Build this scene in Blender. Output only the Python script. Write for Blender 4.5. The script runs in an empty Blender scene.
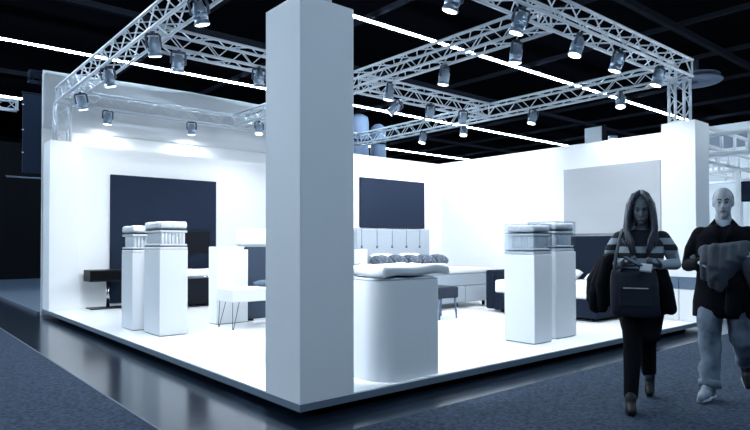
import bpy, bmesh, math, random
from mathutils import Vector, Matrix, Euler, noise
random.seed(7)
sc = bpy.context.scene
COL = sc.collection
R = math.radians

# ------------------------------------------------------------------ materials
def mat(name, col, rough=.6, metal=0., vary=0., scale=8., bump=0., emit=0., spec=None, col2=None, stretch=None):
    m = bpy.data.materials.new(name); m.use_nodes = True
    nt = m.node_tree; b = nt.nodes['Principled BSDF']
    b.inputs['Base Color'].default_value = (*col, 1)
    b.inputs['Roughness'].default_value = rough
    b.inputs['Metallic'].default_value = metal
    if spec is not None: b.inputs['Specular IOR Level'].default_value = spec
    if emit:
        b.inputs['Emission Color'].default_value = (*col, 1)
        b.inputs['Emission Strength'].default_value = emit
    if vary or bump or col2:
        tc = nt.nodes.new('ShaderNodeTexCoord'); mp = nt.nodes.new('ShaderNodeMapping')
        nt.links.new(tc.outputs['Object'], mp.inputs[0])
        if stretch: mp.inputs['Scale'].default_value = stretch
        n = nt.nodes.new('ShaderNodeTexNoise'); n.inputs['Scale'].default_value = scale; n.inputs['Detail'].default_value = 5
        nt.links.new(mp.outputs[0], n.inputs['Vector'])
        if vary or col2:
            r = nt.nodes.new('ShaderNodeValToRGB')
            c2 = col2 or tuple(c * (1 - vary) for c in col)
            r.color_ramp.elements[0].position = .3; r.color_ramp.elements[1].position = .7
            r.color_ramp.elements[0].color = (*c2, 1); r.color_ramp.elements[1].color = (*col, 1)
            nt.links.new(n.outputs['Fac'], r.inputs[0]); nt.links.new(r.outputs[0], b.inputs['Base Color'])
        if bump:
            bp = nt.nodes.new('ShaderNodeBump'); bp.inputs['Strength'].default_value = bump; bp.inputs['Distance'].default_value = .01
            nt.links.new(n.outputs['Fac'], bp.inputs['Height']); nt.links.new(bp.outputs[0], b.inputs['Normal'])
    return m

def stripe_mat(name, bands, dark, light):
    """horizontal knitted bands by object-space height: bands = list of (z, isLight) from low to high"""
    m = bpy.data.materials.new(name); m.use_nodes = True; nt = m.node_tree; b = nt.nodes['Principled BSDF']
    b.inputs['Roughness'].default_value = .9
    tc = nt.nodes.new('ShaderNodeTexCoord'); sx = nt.nodes.new('ShaderNodeSeparateXYZ')
    nt.links.new(tc.outputs['Object'], sx.inputs[0])
    mr = nt.nodes.new('ShaderNodeMapRange'); mr.inputs[1].default_value = .8; mr.inputs[2].default_value = 1.5
    nt.links.new(sx.outputs['Z'], mr.inputs[0])
    r = nt.nodes.new('ShaderNodeValToRGB'); r.color_ramp.interpolation = 'CONSTANT'
    els = r.color_ramp.elements
    for i, (z, l) in enumerate(bands):
        p = max(0, (z - .8) / .7)
        e = els[i] if i < 2 else els.new(p)
        e.position = p; e.color = (*(light if l else dark), 1)
    nt.links.new(mr.outputs[0], r.inputs[0]); nt.links.new(r.outputs[0], b.inputs['Base Color'])
    return m

def glass_mat():
    m = bpy.data.materials.new('clear_acrylic'); m.use_nodes = True; nt = m.node_tree
    nt.nodes.remove(nt.nodes['Principled BSDF']); out = nt.nodes['Material Output']
    t = nt.nodes.new('ShaderNodeBsdfTransparent'); t.inputs[0].default_value = (.93, .95, .97, 1)
    g = nt.nodes.new('ShaderNodeBsdfGlossy'); g.inputs['Roughness'].default_value = .05
    lw = nt.nodes.new('ShaderNodeLayerWeight'); lw.inputs[0].default_value = .25
    f = nt.nodes.new('ShaderNodeMath'); f.operation = 'MULTIPLY_ADD'; f.inputs[1].default_value = .25; f.inputs[2].default_value = .025
    nt.links.new(lw.outputs['Facing'], f.inputs[0])
    mx = nt.nodes.new('ShaderNodeMixShader')
    nt.links.new(f.outputs[0], mx.inputs[0]); nt.links.new(t.outputs[0], mx.inputs[1]); nt.links.new(g.outputs[0], mx.inputs[2])
    nt.links.new(mx.outputs[0], out.inputs[0]); return m

def tint(m, c):
    m.node_tree.nodes['Principled BSDF'].inputs['Specular Tint'].default_value = (*c, 1); return m
WHITE = (.80, .83, .86)
M = dict(
    paint=mat('white_paint', WHITE, .55, vary=.02, scale=2),
    wallpaint=mat('wall_paint', (.80, .83, .86), .7, vary=.02, scale=1.5),
    platform=mat('white_gloss_flooring', (.84, .86, .88), .22, vary=.02, scale=1.2),
    edge=mat('grey_edge_trim', (.12, .165, .22), .5),
    black=mat('black', (.003, .0036, .005), .8, spec=.05),
    blackgloss=mat('black_lacquer', (.004, .0055, .009), .4, spec=.12),
    hallfloor=mat('dark_polished_floor', (.012, .020, .034), .16, vary=.5, scale=1.6, bump=.03, stretch=(1.5, 5, 1)),
    carpet=mat('blue_grey_carpet', (.049, .071, .110), .95, vary=.6, scale=30, bump=.6, spec=.05),
    carpetedge=mat('carpet_edge', (.06, .08, .12), .5),
    ceil=mat('ceiling_black', (.0022, .0024, .0034), .95, spec=0),
    beam=mat('ceiling_steel', (.014, .0155, .021), .9, spec=0),
    navy=mat('navy_panel', (.0075, .0155, .036), .8, vary=.12, scale=1.2, bump=.05, spec=.2),
    navyfab=mat('navy_fabric', (.006, .0115, .026), .9, vary=.25, scale=60, bump=.3, spec=.15),
    bluefab=mat('blue_fabric', (.026, .044, .078), .9, vary=.25, scale=60, bump=.3),
    slate=mat('slate_fabric', (.10, .15, .22), .9, vary=.2, scale=50, bump=.2),
    art=mat('grey_canvas', (.40, .425, .455), .85, vary=.12, scale=.9, stretch=(1, .6, 2)),
    grey=mat('grey_cloth', (.74, .77, .80), .85, vary=.08, scale=1.2, stretch=(.15, .15, 3.5)),
    ltgrey=mat('light_grey_upholstery', (.35, .405, .465), .85, vary=.08, scale=30, bump=.1),
    dkgrey=mat('dark_grey_fabric', (.022, .03, .045), .9, spec=.15),
    button=mat('button_grey', (.12, .15, .20), .8),
    linen=mat('white_linen', (.80, .82, .85), .9, vary=.04, scale=9, bump=.25),
    pattern=mat('patterned_cushion', (.12, .15, .20), .9, scale=18, col2=(.012, .02, .035), bump=.2),
    metal=mat('aluminium', (.74, .78, .83), .38, .45),
    can=mat('lamp_housing', (.30, .37, .46), .3, .75),
    candark=mat('lamp_yoke', (.05, .065, .10), .5, .3),
    chrome=mat('chrome', (.6, .65, .7), .15, 1.),
    rod=mat('black_rod', (.03, .035, .05), .4, .5),
    lens=mat('lamp_lens', (.93, .97, 1.), .3, emit=6.),
    strip=mat('light_tube', (.60, .80, 1.), .3, emit=120.),
    spring=mat('spring_pocket', (.80, .83, .86), .8),
    foam=mat('foam_layer', (.72, .76, .80), .9, vary=.1, scale=20),
    quilt=mat('quilted_cover', (.80, .82, .85), .9, vary=.15, scale=24, bump=.6),
    cord=mat('dark_piping', (.03, .035, .05), .8),
    acrylic=glass_mat(),
    booth=mat('booth_white', (.80, .83, .86), .6),
    boothgrey=mat('booth_fascia', (.15, .19, .245), .7),
    duct=mat('grey_duct', (.12, .16, .23), .6, vary=.15, scale=2),
    skin_w=mat('skin_woman', (.095, .118, .145), .6, vary=.08, scale=20),  # shade on her face is put into this skin colour
    skin_m=mat('skin_man', (.31, .345, .39), .6, vary=.08, scale=20),
    hair=mat('dark_hair', (.055, .072, .105), .5, scale=30, col2=(.006, .008, .014), stretch=(3, 3, .25)),
    hair_m=mat('short_hair', (.05, .06, .08), .8, vary=.3, scale=60),
    eye=mat('eye_dark', (.01, .012, .016), .3),
    lip=mat('lip', (.16, .16, .19), .5),
    blackcloth=mat('black_cloth', (.0042, .005, .0078), .95, vary=.3, scale=30, spec=.1),
    coat=mat('black_coat', (.0045, .0055, .009), .95, vary=.3, scale=30, spec=.1),
    bag=mat('dark_blue_bag', (.009, .0145, .027), .75, vary=.2, scale=30, bump=.2, spec=.25),
    jacket=mat('blue_grey_jacket', (.037, .054, .080), .85, vary=.45, scale=7, bump=.2),
    jeans=mat('faded_jeans', (.17, .22, .295), .9, scale=8, col2=(.05, .075, .115), bump=.2),
    boot=mat('black_boot', (.006, .008, .013), .5, spec=.2, vary=.3, scale=12),
    shoe=mat('grey_shoe', (.20, .25, .32), .7, vary=.3, scale=20),
    sole=mat('pale_sole', (.45, .5, .56), .7),
    white_shirt=mat('pale_shirt', (.22, .27, .33), .8),
    phone=mat('phone_glass', (.10, .14, .19), .2),
    booklet=mat('pale_booklet', (.17, .215, .27), .6),
)
tint(M['hallfloor'], (.5, .75, 1.))
M['sweater'] = stripe_mat('striped_knit', [(.8, 0), (1.05, 1), (1.13, 0), (1.17, 1), (1.22, 0)],
                          (.007, .010, .018), (.27, .325, .385))
M['sleeve'] = stripe_mat('striped_knit_sleeve', [(.8, 1), (1.19, 0), (1.235, 1), (1.285, 0)],
                          (.007, .010, .018), (.27, .325, .385))

# ------------------------------------------------------------------ mesh helpers
class MB:
    def __init__(s): s.bm = bmesh.new()
    def box(s, x0, x1, y0, y1, z0, z1, bevel=0., seg=2):
        r = bmesh.ops.create_cube(s.bm, size=1)
        vs = r['verts']
        for v in vs:
            v.co = Vector((x0 + (v.co.x + .5) * (x1 - x0), y0 + (v.co.y + .5) * (y1 - y0), z0 + (v.co.z + .5) * (z1 - z0)))
        if bevel:
            es = {e for v in vs for e in v.link_edges}
            bmesh.ops.bevel(s.bm, geom=list(es), offset=bevel, segments=seg, profile=.5, affect='EDGES')
        return s
    def rings(s, rings, cap=True, closed=False):
        vv = [[s.bm.verts.new(p) for p in r] for r in rings]
        n = len(vv[0])
        pairs = list(zip(vv, vv[1:])) + ([(vv[-1], vv[0])] if closed else [])
        for a, b in pairs:
            for i in range(n):
                s.bm.faces.new((a[i], a[(i + 1) % n], b[(i + 1) % n], b[i]))
        if cap and not closed:
            s.bm.faces.new(vv[0][::-1]); s.bm.faces.new(vv[-1])
        return s
    def tube(s, pts, rad, n=8, closed=False, flat=1.):
        pts = [Vector(p) for p in pts]
        rr = rad if isinstance(rad, (list, tuple)) else [rad] * len(pts)
        rings = []; u = None
        for i, p in enumerate(pts):
            if closed: d = pts[(i + 1) % len(pts)] - pts[i - 1]
            else:
                a = pts[max(0, i - 1)]; b = pts[min(len(pts) - 1, i + 1)]; d = b - a
            d = d.normalized()
            if u is None:
                u = d.orthogonal().normalized()
            else:
                u = (u - d * u.dot(d)); u = u.normalized() if u.length > 1e-6 else d.orthogonal().normalized()
            w = d.cross(u)
            rings.append([p + (u * math.cos(t) + w * flat * math.sin(t)) * rr[i] for t in (2 * math.pi * k / n for k in range(n))])
        return s.rings(rings, True, closed)
    def capsule(s, pts, rad, n=14):
        """tube with rounded ends (for bodies)"""
        pts = [Vector(p) for p in pts]; rr = list(rad)
        d0 = (pts[0] - pts[1]).normalized(); d1 = (pts[-1] - pts[-2]).normalized()
        P = []; Q = []
        for k in (.98, .8, .45): P.append(pts[0] + d0 * rr[0] * k); Q.append(rr[0] * math.sqrt(max(.02, 1 - k * k)))
        P += pts; Q += rr
        for k in (.45, .8, .98): P.append(pts[-1] + d1 * rr[-1] * k); Q.append(rr[-1] * math.sqrt(max(.02, 1 - k * k)))
        return s.tube(P, Q, n)
    def ell(s, c, r, seg=20, rot=None):
        g = bmesh.ops.create_uvsphere(s.bm, u_segments=seg, v_segments=max(8, seg * 2 // 3), radius=1)
        for v in g['verts']:
            q = Vector((v.co.x * r[0], v.co.y * r[1], v.co.z * r[2]))
            if rot: q = rot @ q
            v.co = q + Vector(c)
        return s
    def loft(s, levels, n=24, power=2.):
        """levels: (cx, cy, z, rx, ry)"""
        rings = []
        for cx, cy, z, rx, ry in levels:
            ring = []
            for k in range(n):
                t = 2 * math.pi * k / n; c, d = math.cos(t), math.sin(t)
                ring.append(Vector((cx + rx * math.copysign(abs(c) ** (2 / power), c), cy + ry * math.copysign(abs(d) ** (2 / power), d), z)))
            rings.append(ring)
        return s.rings(rings)
    def lathe(s, prof, c, n=20, axis=None):
        rings = []
        for r, z in prof:
            rings.append([Vector((r * math.cos(2 * math.pi * k / n), r * math.sin(2 * math.pi * k / n), z)) for k in range(n)])
        if axis: rings = [[axis @ p for p in r] for r in rings]
        rings = [[p + Vector(c) for p in r] for r in rings]
        return s.rings(rings)
    def pillow(s, c, size, rot=None, n=14, pw=3., wob=.0, seed=0):
        lx, ly, lz = (v / 2 for v in size); rings = []
        top = {}; bot = {}
        for i in range(n + 1):
            for j in range(n + 1):
                u = -1 + 2 * i / n; v = -1 + 2 * j / n
                h = ((1 - abs(u) ** pw) * (1 - abs(v) ** pw)) ** .5
                w = 1 - .05 * (abs(u * v))
                for sg, D in ((1, top), (-1, bot)):
                    if sg < 0 and (i in (0, n) or j in (0, n)): D[i, j] = top[i, j]; continue
                    p = Vector((u * lx * w, v * ly * w, sg * h * lz))
                    if wob: p += Vector((0, 0, wob * noise.noise(Vector((u * 2.2 + seed, v * 2.2, sg * 3.)))))
                    if rot: p = rot @ p
                    D[i, j] = s.bm.verts.new(p + Vector(c))
        for i in range(n):
            for j in range(n):
                s.bm.faces.new((top[i, j], top[i + 1, j], top[i + 1, j + 1], top[i, j + 1]))
                s.bm.faces.new((bot[i, j], bot[i, j + 1], bot[i + 1, j + 1], bot[i + 1, j]))
        return s
    def disp(s, amp, freq, seed=0):
        for v in s.bm.verts:
            v.co += Vector((noise.noise(v.co * freq + Vector((seed, 0, 0))), noise.noise(v.co * freq + Vector((0, seed + 9, 0))), noise.noise(v.co * freq + Vector((0, 0, seed + 21))))) * amp
        return s
    def subdiv(s, k=1):
        bmesh.ops.subdivide_edges(s.bm, edges=s.bm.edges[:], cuts=k, use_grid_fill=True); return s
    def build(s, name, m, parent=None, smooth=False, remesh=0., relax=0):
        bmesh.ops.recalc_face_normals(s.bm, faces=s.bm.faces[:])
        me = bpy.data.meshes.new(name); s.bm.to_mesh(me); s.bm.free()
        o = bpy.data.objects.new(name, me); COL.objects.link(o)
        if remesh:
            md = o.modifiers.new('r', 'REMESH'); md.mode = 'VOXEL'; md.voxel_size = remesh
            if relax:
                sm = o.modifiers.new('s', 'SMOOTH'); sm.iterations = relax; sm.factor = .5
            dg = bpy.context.evaluated_depsgraph_get()
            me2 = bpy.data.meshes.new_from_object(o.evaluated_get(dg))
            o.modifiers.clear(); o.data = me2; bpy.data.meshes.remove(me); me = me2; smooth = True
            me.name = name
        me.materials.clear()
        me.materials.append(m)
        if smooth:
            for p in me.polygons: p.use_smooth = True
        if parent: o.parent = parent
        return o

def tag(o, label, cat, group=None):
    o['label'] = label; o['category'] = cat
    if group: o['group'] = group
    return o
def thing(name, label, cat, loc=(0, 0, 0), rz=0., group=None):
    o = bpy.data.objects.new(name, None); COL.objects.link(o); o.location = loc; o.rotation_euler = (0, 0, rz); o.empty_display_size = .1
    return tag(o, label, cat, group)
def struct(o): o['kind'] = 'structure'; return o
def copy_tree(o, parent=None):
    c = o.copy(); COL.objects.link(c)
    if parent: c.parent = parent
    for ch in list(o.children): copy_tree(ch, c)
    return c

# ------------------------------------------------------------------ key sizes (metres, platform top = 0)
G = -.15                      # hall floor
D = .563                      # column width
WX, WY, H = 8.39, 9.61, 3.39  # platform size, column height

# ------------------------------------------------------------------ hall shell
def slab(name, m, *a, **k): return struct(MB().box(*a, **k).build(name, m))
slab('floor', M['hallfloor'], -40, 60, -40, 45, G - .2, G)
slab('floor_carpet_left', M['carpet'], -16, -.964, -16, 26, G - .1, G + .006)
slab('floor_carpet_front', M['carpet'], -.949, 40, -12, -.444, G - .1, G + .006)
slab('trim_1', M['carpetedge'], -.964, -.949, -12, 26, G - .1, G + .008)
slab('ceiling', M['ceil'], -40, 60, -40, 45, 9.0, 9.2)
slab('wall_far', M['black'], -40, 60, 45, 45.3, G, 9.0)
slab('wall_near', M['black'], -40, 60, -40.3, -40, G, 9.0)
slab('wall_left', M['black'], -40.3, -40, -40, 45, G, 9.0)
slab('wall_east', M['black'], 60, 60.3, -40, 45, G, 9.0)
# ceiling steel: long beams and cross purlins
for i, y in enumerate((4.0, 13.9, 23.0)):
    struct(MB().box(-30, 58, y - .09, y + .09, 8.02, 8.2).build('ceiling_beam', M['beam']))
for i, x in enumerate(range(5, 58, 4)):
    struct(MB().box(x - .06, x + .06, -12, 44, 8.25, 8.4).build('ceiling_purlin', M['beam']))

# strip lights of the hall
strips = [(18.4, 'long white strip light across the black ceiling passing over the far left truss corner'),
          (9.55, 'long white strip light on the ceiling running right from the tall front column'),
          (27.15, 'farthest and thinnest white ceiling strip light, low above the cabin wall'),
          (-8.3, 'long ceiling strip light over the near aisle')]  # out of view, added to light the outer column faces
for y, lb in strips:
    t = thing('strip_light', lb, 'ceiling light', (0, y, 8.0), group='strip lights under the hall ceiling')
    MB().box(-30, 55, -.05, .05, .03, .08).build('housing', M['beam'], t)
    MB().box(-30, 55, -.038, .038, -.02, .03).build('diffuser', M['strip'], t)

# unseen lamps added over the left aisle to brighten the column sides
for k, (x, y) in enumerate(((-16, 2.0), (-11, 15.0))):
    t = thing('high_bay_lamp', ['round high bay lamp over the left aisle, nearer', 'round high bay lamp over the left aisle, farther'][k], 'ceiling light', (x, y, 5.4), group='high bay lamps')
    MB().lathe([(.05, .5), (.12, .45), (.16, .2), (.34, 0), (.32, 0), (.14, .18)], (0, 0, 0), 24).build('reflector', M['can'], t, True)
    MB().lathe([(.01, .06), (.28, .05), (.26, .03), (.01, .02)], (0, 0, 0), 24).build('lens', M['lens'], t, True)
    MB().tube([(0, 0, .5), (0, 0, 2.6)], .015, 8).build('suspension_rod', M['rod'], t)
    ld = bpy.data.lights.new('high_bay', 'POINT'); ld.energy = (1250, 2300)[k]; ld.color = (.74, .87, 1); ld.shadow_soft_size = .25
    lo = bpy.data.objects.new('high_bay', ld); COL.objects.link(lo); lo.parent = t; lo.location = (0, 0, -.3)

# ------------------------------------------------------------------ stand platform and walls
struct(MB().box(0, WX, 0, WY, -.012, 0).build('floor_stand', M['platform']))
struct(MB().box(0, WX, 0, WY, -.074, -.012).build('trim_2', M['edge']))
struct(MB().box(.30, WX - .30, .30, WY - .05, G, -.074).build('trim_3', M['black']))
XR = 8.1; HW = 3.30
struct(MB().box(XR, XR + .12, D + .0, WY, 0, HW).build('wall_right', M['wallpaint']))
struct(MB().box(D + .01, 5.0, 9.2, 9.32, 0, 3.36).build('wall_back', M['wallpaint']))
struct(MB().box(5.0, XR - .005, 6.07, 6.19, 0, HW - .02).build('wall_inner', M['wallpaint']))
struct(MB().box(5.0, 5.12, 6.195, 9.32, 0, HW - .02).build('wall_inner_side', M['wallpaint']))

# columns
def column(x, y, label, h=H):
    t = thing('display_column', label, 'column', (x, y, 0))
    MB().box(0, D, 0, D, 0, h, .004, 1).build('shaft', M['paint'], t)
    return t
column(0, 0, 'tall square white column standing at the near front corner of the platform')
column(0.004, WY - D, 'white square column at the far left corner of the platform')
cr = column(WX - D, 0, 'white square column at the right platform corner with a dark band low down')
for k, (a, b) in enumerate(((.0, .270), (.282, D))):
    MB().box(-.035, -.001, a, b, .0, .535, .004, 1).build('lower_panel', M['paint'], cr)
    MB().box(-.040, -.001, a, b, .54, .745, .004, 1).build('dark_band', M['slate'], cr)['label'] = 'dark slate blue band'

# tall cloth covered partition of the neighbouring stand behind
t = thing('partition_wall', 'tall pale grey cloth covered partition rising behind the back truss', 'partition', (0, 9.72, 0))
MB().box(.03, 6.6, .05, .2, G, 4.9).build('panel', M['wallpaint'], t)
mb = MB(); rings = []
nx = 90
for k in range(11):
    z = 3.72 + (5.0 - 3.72) * k / 10
    row = []
    for i in range(nx + 1):
        x = .0 + 6.6 * i / nx
        y = .0 + .018 * math.sin(k * 2.4 + .5 * math.sin(x * 1.1)) + .01 * math.sin(x * 2 + k)
        zz = z - (k / 10) * (.05 + .02 * math.sin(x * 1.9 + 1.5)) + .06 * (k / 10) * max(0, 1 - abs(x - 3.2) / 1.6)
        row.append((x, y, zz))
    rings.append(row)
bm = mb.bm
V = [[bm.verts.new(p) for p in r] for r in rings]; W = [[bm.verts.new((p[0], p[1] + .02, p[2])) for p in r] for r in rings]
for k in range(10):
    for i in range(nx):
        bm.faces.new((V[k][i], V[k][i + 1], V[k + 1][i + 1], V[k + 1][i])); bm.faces.new((W[k][i], W[k + 1][i], W[k + 1][i + 1], W[k][i + 1]))
for i in range(nx):
    bm.faces.new((V[0][i], W[0][i], W[0][i + 1], V[0][i + 1])); bm.faces.new((V[10][i], V[10][i + 1], W[10][i + 1], W[10][i]))
for k in range(10):
    bm.faces.new((V[k][0], V[k + 1][0], W[k + 1][0], W[k][0])); bm.faces.new((V[k][nx], W[k][nx], W[k + 1][nx], V[k + 1][nx]))
mb.build('draped_cloth', M['grey'], t, True)
MB().box(.0, .53, .0, .05, G, 3.72).build('end_cloth', M['grey'], t)

# flat wall panels
tag(MB().box(1.19, 3.58, 9.13, 9.198, .06, 2.80, .006, 1).build('wall_panel', M['navy']), 'large navy panel on the back wall behind the black bed', 'wall panel')
tag(MB().box(5.48, 7.45, 6.01, 6.068, 1.68, 2.78, .006, 1).build('wall_panel', M['navy']), 'dark blue panel above the tufted light grey headboard', 'wall panel')
tag(MB().box(8.05, 8.098, .692, 2.63, 1.50, 2.81, .004, 1).build('wall_canvas', M['art']), 'pale grey blank canvas on the right wall above the navy headboard', 'wall art')

# ------------------------------------------------------------------ trusses
TB, TT, TW = 4.19, 4.47, .29
def truss(name, label, p0, p1, w=TW, h=TT - TB, step=.29, group='aluminium box trusses'):
    """four-chord box truss; p0, p1 = centre line ends of the lower face (or of one side for towers)"""
    p0, p1 = Vector(p0), Vector(p1); d = p1 - p0; L = d.length; d.normalize()
    t = tag(bpy.data.objects.new(name, None), label, 'truss', group); COL.objects.link(t)
    if abs(d.z) > .9: a, b = Vector((1, 0, 0)), Vector((0, 1, 0))
    else: a = Vector((0, 0, 1)).cross(d).normalized(); b = Vector((0, 0, 1))
    t.location = p0
    c = [a * (-w / 2), a * (w / 2), a * (w / 2) + b * h, a * (-w / 2) + b * h]
    if abs(d.z) > .9: c = [q - b * (h / 2) for q in c]
    for q in c: MB().tube([q, q + d * L], .024, 10).build('chord', M['metal'], t, True)
    n = max(2, int(round(L / step)))
    for k in range(4):
        q0, q1 = c[k], c[(k + 1) % 4]
        pts = [(q0 if i % 2 == 0 else q1) + d * (.04 + (L - .08) * i / n) for i in range(n + 1)]
        MB().tube(pts, .0115, 6).build('lacing', M['metal'], t)
        for e in (.02, L - .02):
            MB().tube([q0 + d * e, q1 + d * e], .015, 8).build('end_bar', M['metal'], t, True)
    return t
truss('lighting_truss', 'front left box truss running from the front column to the far left corner', (.28, .45, TB), (.28, 9.18, TB))
truss('lighting_truss', 'front right box truss running from the front column to the right column tower', (.14, .28, TB), (8.09, .28, TB))
truss('lighting_truss', 'rear box truss in front of the pale cloth partition', (.45, 9.3, TB), (7.93, 9.3, TB))
truss('lighting_truss', 'box truss above the white right wall', (8.1, .45, TB), (8.1, 9.44, TB))
truss('lighting_truss', 'middle box truss parallel to the right wall, crossing the stand', (4.2, .45, TB), (4.2, 9.13, TB))
truss('lighting_truss', 'middle box truss from the front left truss toward the right wall, left half', (.45, 4.57, TB), (4.03, 4.57, TB))
truss('lighting_truss', 'middle box truss meeting the right wall truss, right half', (4.37, 4.57, TB), (7.93, 4.57, TB))
truss('truss_tower', 'short truss tower standing on the far left column', (.286, WY - D / 2, H), (.286, WY - D / 2, TB + .02), .25, .25, .27, 'truss towers')
truss('truss_tower', 'short truss tower standing on the right column', (8.0, .32, H), (8.0, .32, TB - .03), .25, .25, .27, 'truss towers')
truss('truss_tower', 'short truss tower standing on the near front column', (D / 2, D / 2, H), (D / 2, D / 2, TB - .03), .25, .25, .27, 'truss towers')

# ------------------------------------------------------------------ can spotlights
SPOTW = 84.
ldata = bpy.data.lights.new('spot_beam', 'SPOT'); ldata.energy = SPOTW; ldata.spot_size = R(172); ldata.spot_blend = .7; ldata.shadow_soft_size = .085
ldata.color = (.90, .955, 1.)
rear = ldata.copy(); rear.energy = SPOTW * .30; rear.spot_size = R(105)
accent = ldata.copy(); accent.energy = 800; accent.spot_size = R(42); accent.spot_blend = .6
def can_proto():
    t = thing('spotlight', 'x', 'spotlight')
    # origin = centre of the can; parts
    MB().lathe([(.045, .15), (.062, .145), (.07, .10), (.092, .07), (.092, -.02), (.097, -.03), (.097, -.05), (.092, -.055), (.092, -.11), (.103, -.115), (.103, -.135), (.085, -.135)], (0, 0, 0), 22).build('housing', M['can'], t, True)
    for q in range(3):
        MB().lathe([(.094, .052 - .03 * q), (.099, .050 - .03 * q), (.099, .042 - .03 * q), (.094, .040 - .03 * q)], (0, 0, 0), 22).build('cooling_rib', M['can'], t, True)
    MB().lathe([(.006, -.128), (.088, -.132), (.09, -.140), (.07, -.147), (.006, -.15)], (0, 0, 0), 22).build('lens', M['lens'], t, True)
    yk = [(-.115, 0, 0), (-.115, 0, .16), (-.09, 0, .185), (.09, 0, .185), (.115, 0, .16), (.115, 0, 0)]
    MB().tube(yk, .011, 8, flat=1.8).build('yoke', M['candark'], t)
    MB().tube([(-.12, 0, 0), (.12, 0, 0)], .012, 8).build('pivot', M['candark'], t, True)
    cl = MB().box(-.025, .025, -.03, .03, .18, .225, .006).build('clamp', M['candark'], t)
    return t
proto = can_proto()
lamps = [
 ((0.329, 7.997, 3.98), 'silver spotlight nearest the far left tower under the front left truss', -8, 6),
 ((0.221, 5.956, 3.98), 'silver spotlight second from the far left corner under the front left truss', -8, 6),
 ((0.212, 3.926, 3.98), 'silver spotlight third from the far left corner under the front left truss', -8, 6),
 ((0.201, 2.424, 3.98), 'silver spotlight under the front left truss closest to the top of the frame', -8, 6),
 ((.20, .95, 3.98), 'silver spotlight under the front left truss nearest the front column', -8, 6),  # added out of view, extra strong, to brighten the counter's left face
 ((0.760, 4.460, 3.98), 'silver spotlight under the left end of the middle truss near the front left truss', 0, 8),
 ((2.086, 4.421, 3.98), 'silver spotlight on the middle truss cut off by the tall column left edge', 0, 8),
 ((1.18, 9.36, 4.02), 'silver spotlight at the left end of the rear truss beside the tower', 0, 4),
 ((3.06, 9.36, 4.02), 'silver spotlight midway along the rear truss above the navy panel', 0, 4),
 ((4.153, 8.116, 3.98), 'silver spotlight just left of the tall column below the rear truss junction', 5, -8),
 ((2.156, 0.266, 3.98), 'silver spotlight cropped by the top edge right of the tall column', 8, 8),
 ((3.285, 0.220, 3.98), 'large silver spotlight on the front right truss at the middle truss joint', 8, 8),
 ((4.220, 0.957, 3.98), 'silver spotlight hanging just below the middle truss near its front joint', 0, 6),
 ((4.610, 0.242, 3.98), 'silver spotlight on the front right truss, third from the right tower', 8, 8),
 ((5.712, 0.252, 3.98), 'silver spotlight on the front right truss, second from the right tower', 8, 8),
 ((6.982, 0.227, 3.98), 'silver spotlight on the front right truss, nearest the right tower', 8, 8),
 ((4.290, 2.404, 3.98), 'silver spotlight midway along the middle truss right of the tall column', 0, 6),
 ((4.284, 3.724, 3.98), 'silver spotlight where the two middle trusses cross beside the tall column', 0, 6),
 ((5.05, 4.44, 3.94), 'tilted silver spotlight just right of the middle truss crossing', 35, 25),
 ((7.930, 6.550, 3.98), 'farthest small silver spotlight under the right wall truss', 10, 0),
 ((7.930, 5.185, 3.98), 'small silver spotlight under the right wall truss near the room corner', 10, 0),
 ((8.000, 3.330, 3.98), 'silver spotlight midway along the right wall truss above the white wall', 10, 0),
 ((8.000, 1.381, 3.98), 'silver spotlight on the right wall truss above the pale canvas', 10, 0),
 ((6.000, 4.400, 3.98), 'small silver spotlight under the right half of the middle truss, left of two', 0, 8),
 ((6.940, 4.350, 3.98), 'small silver spotlight under the middle truss at its right wall end', 0, 8),
]
for i, (p, lb, tx, ty) in enumerate(lamps):
    t = proto if i == 0 else copy_tree(proto)
    t.location = p; t.scale = (.9,) * 3; t.rotation_euler = (R(ty * 1.6), R(tx * 1.6 if i != 18 else tx), R(random.uniform(-25, 25)))
    tag(t, lb, 'spotlight', 'can spotlights hung from the trusses')
    if 'nearest the front column' in lb:
        t.rotation_euler = (R(-8), R(-9), 0)
    lo = bpy.data.objects.new('spot_beam', accent if 'nearest the front column' in lb else rear if i in (7, 8) else ldata); COL.objects.link(lo); lo.parent = t; lo.location = (0, 0, -.165)

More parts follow.
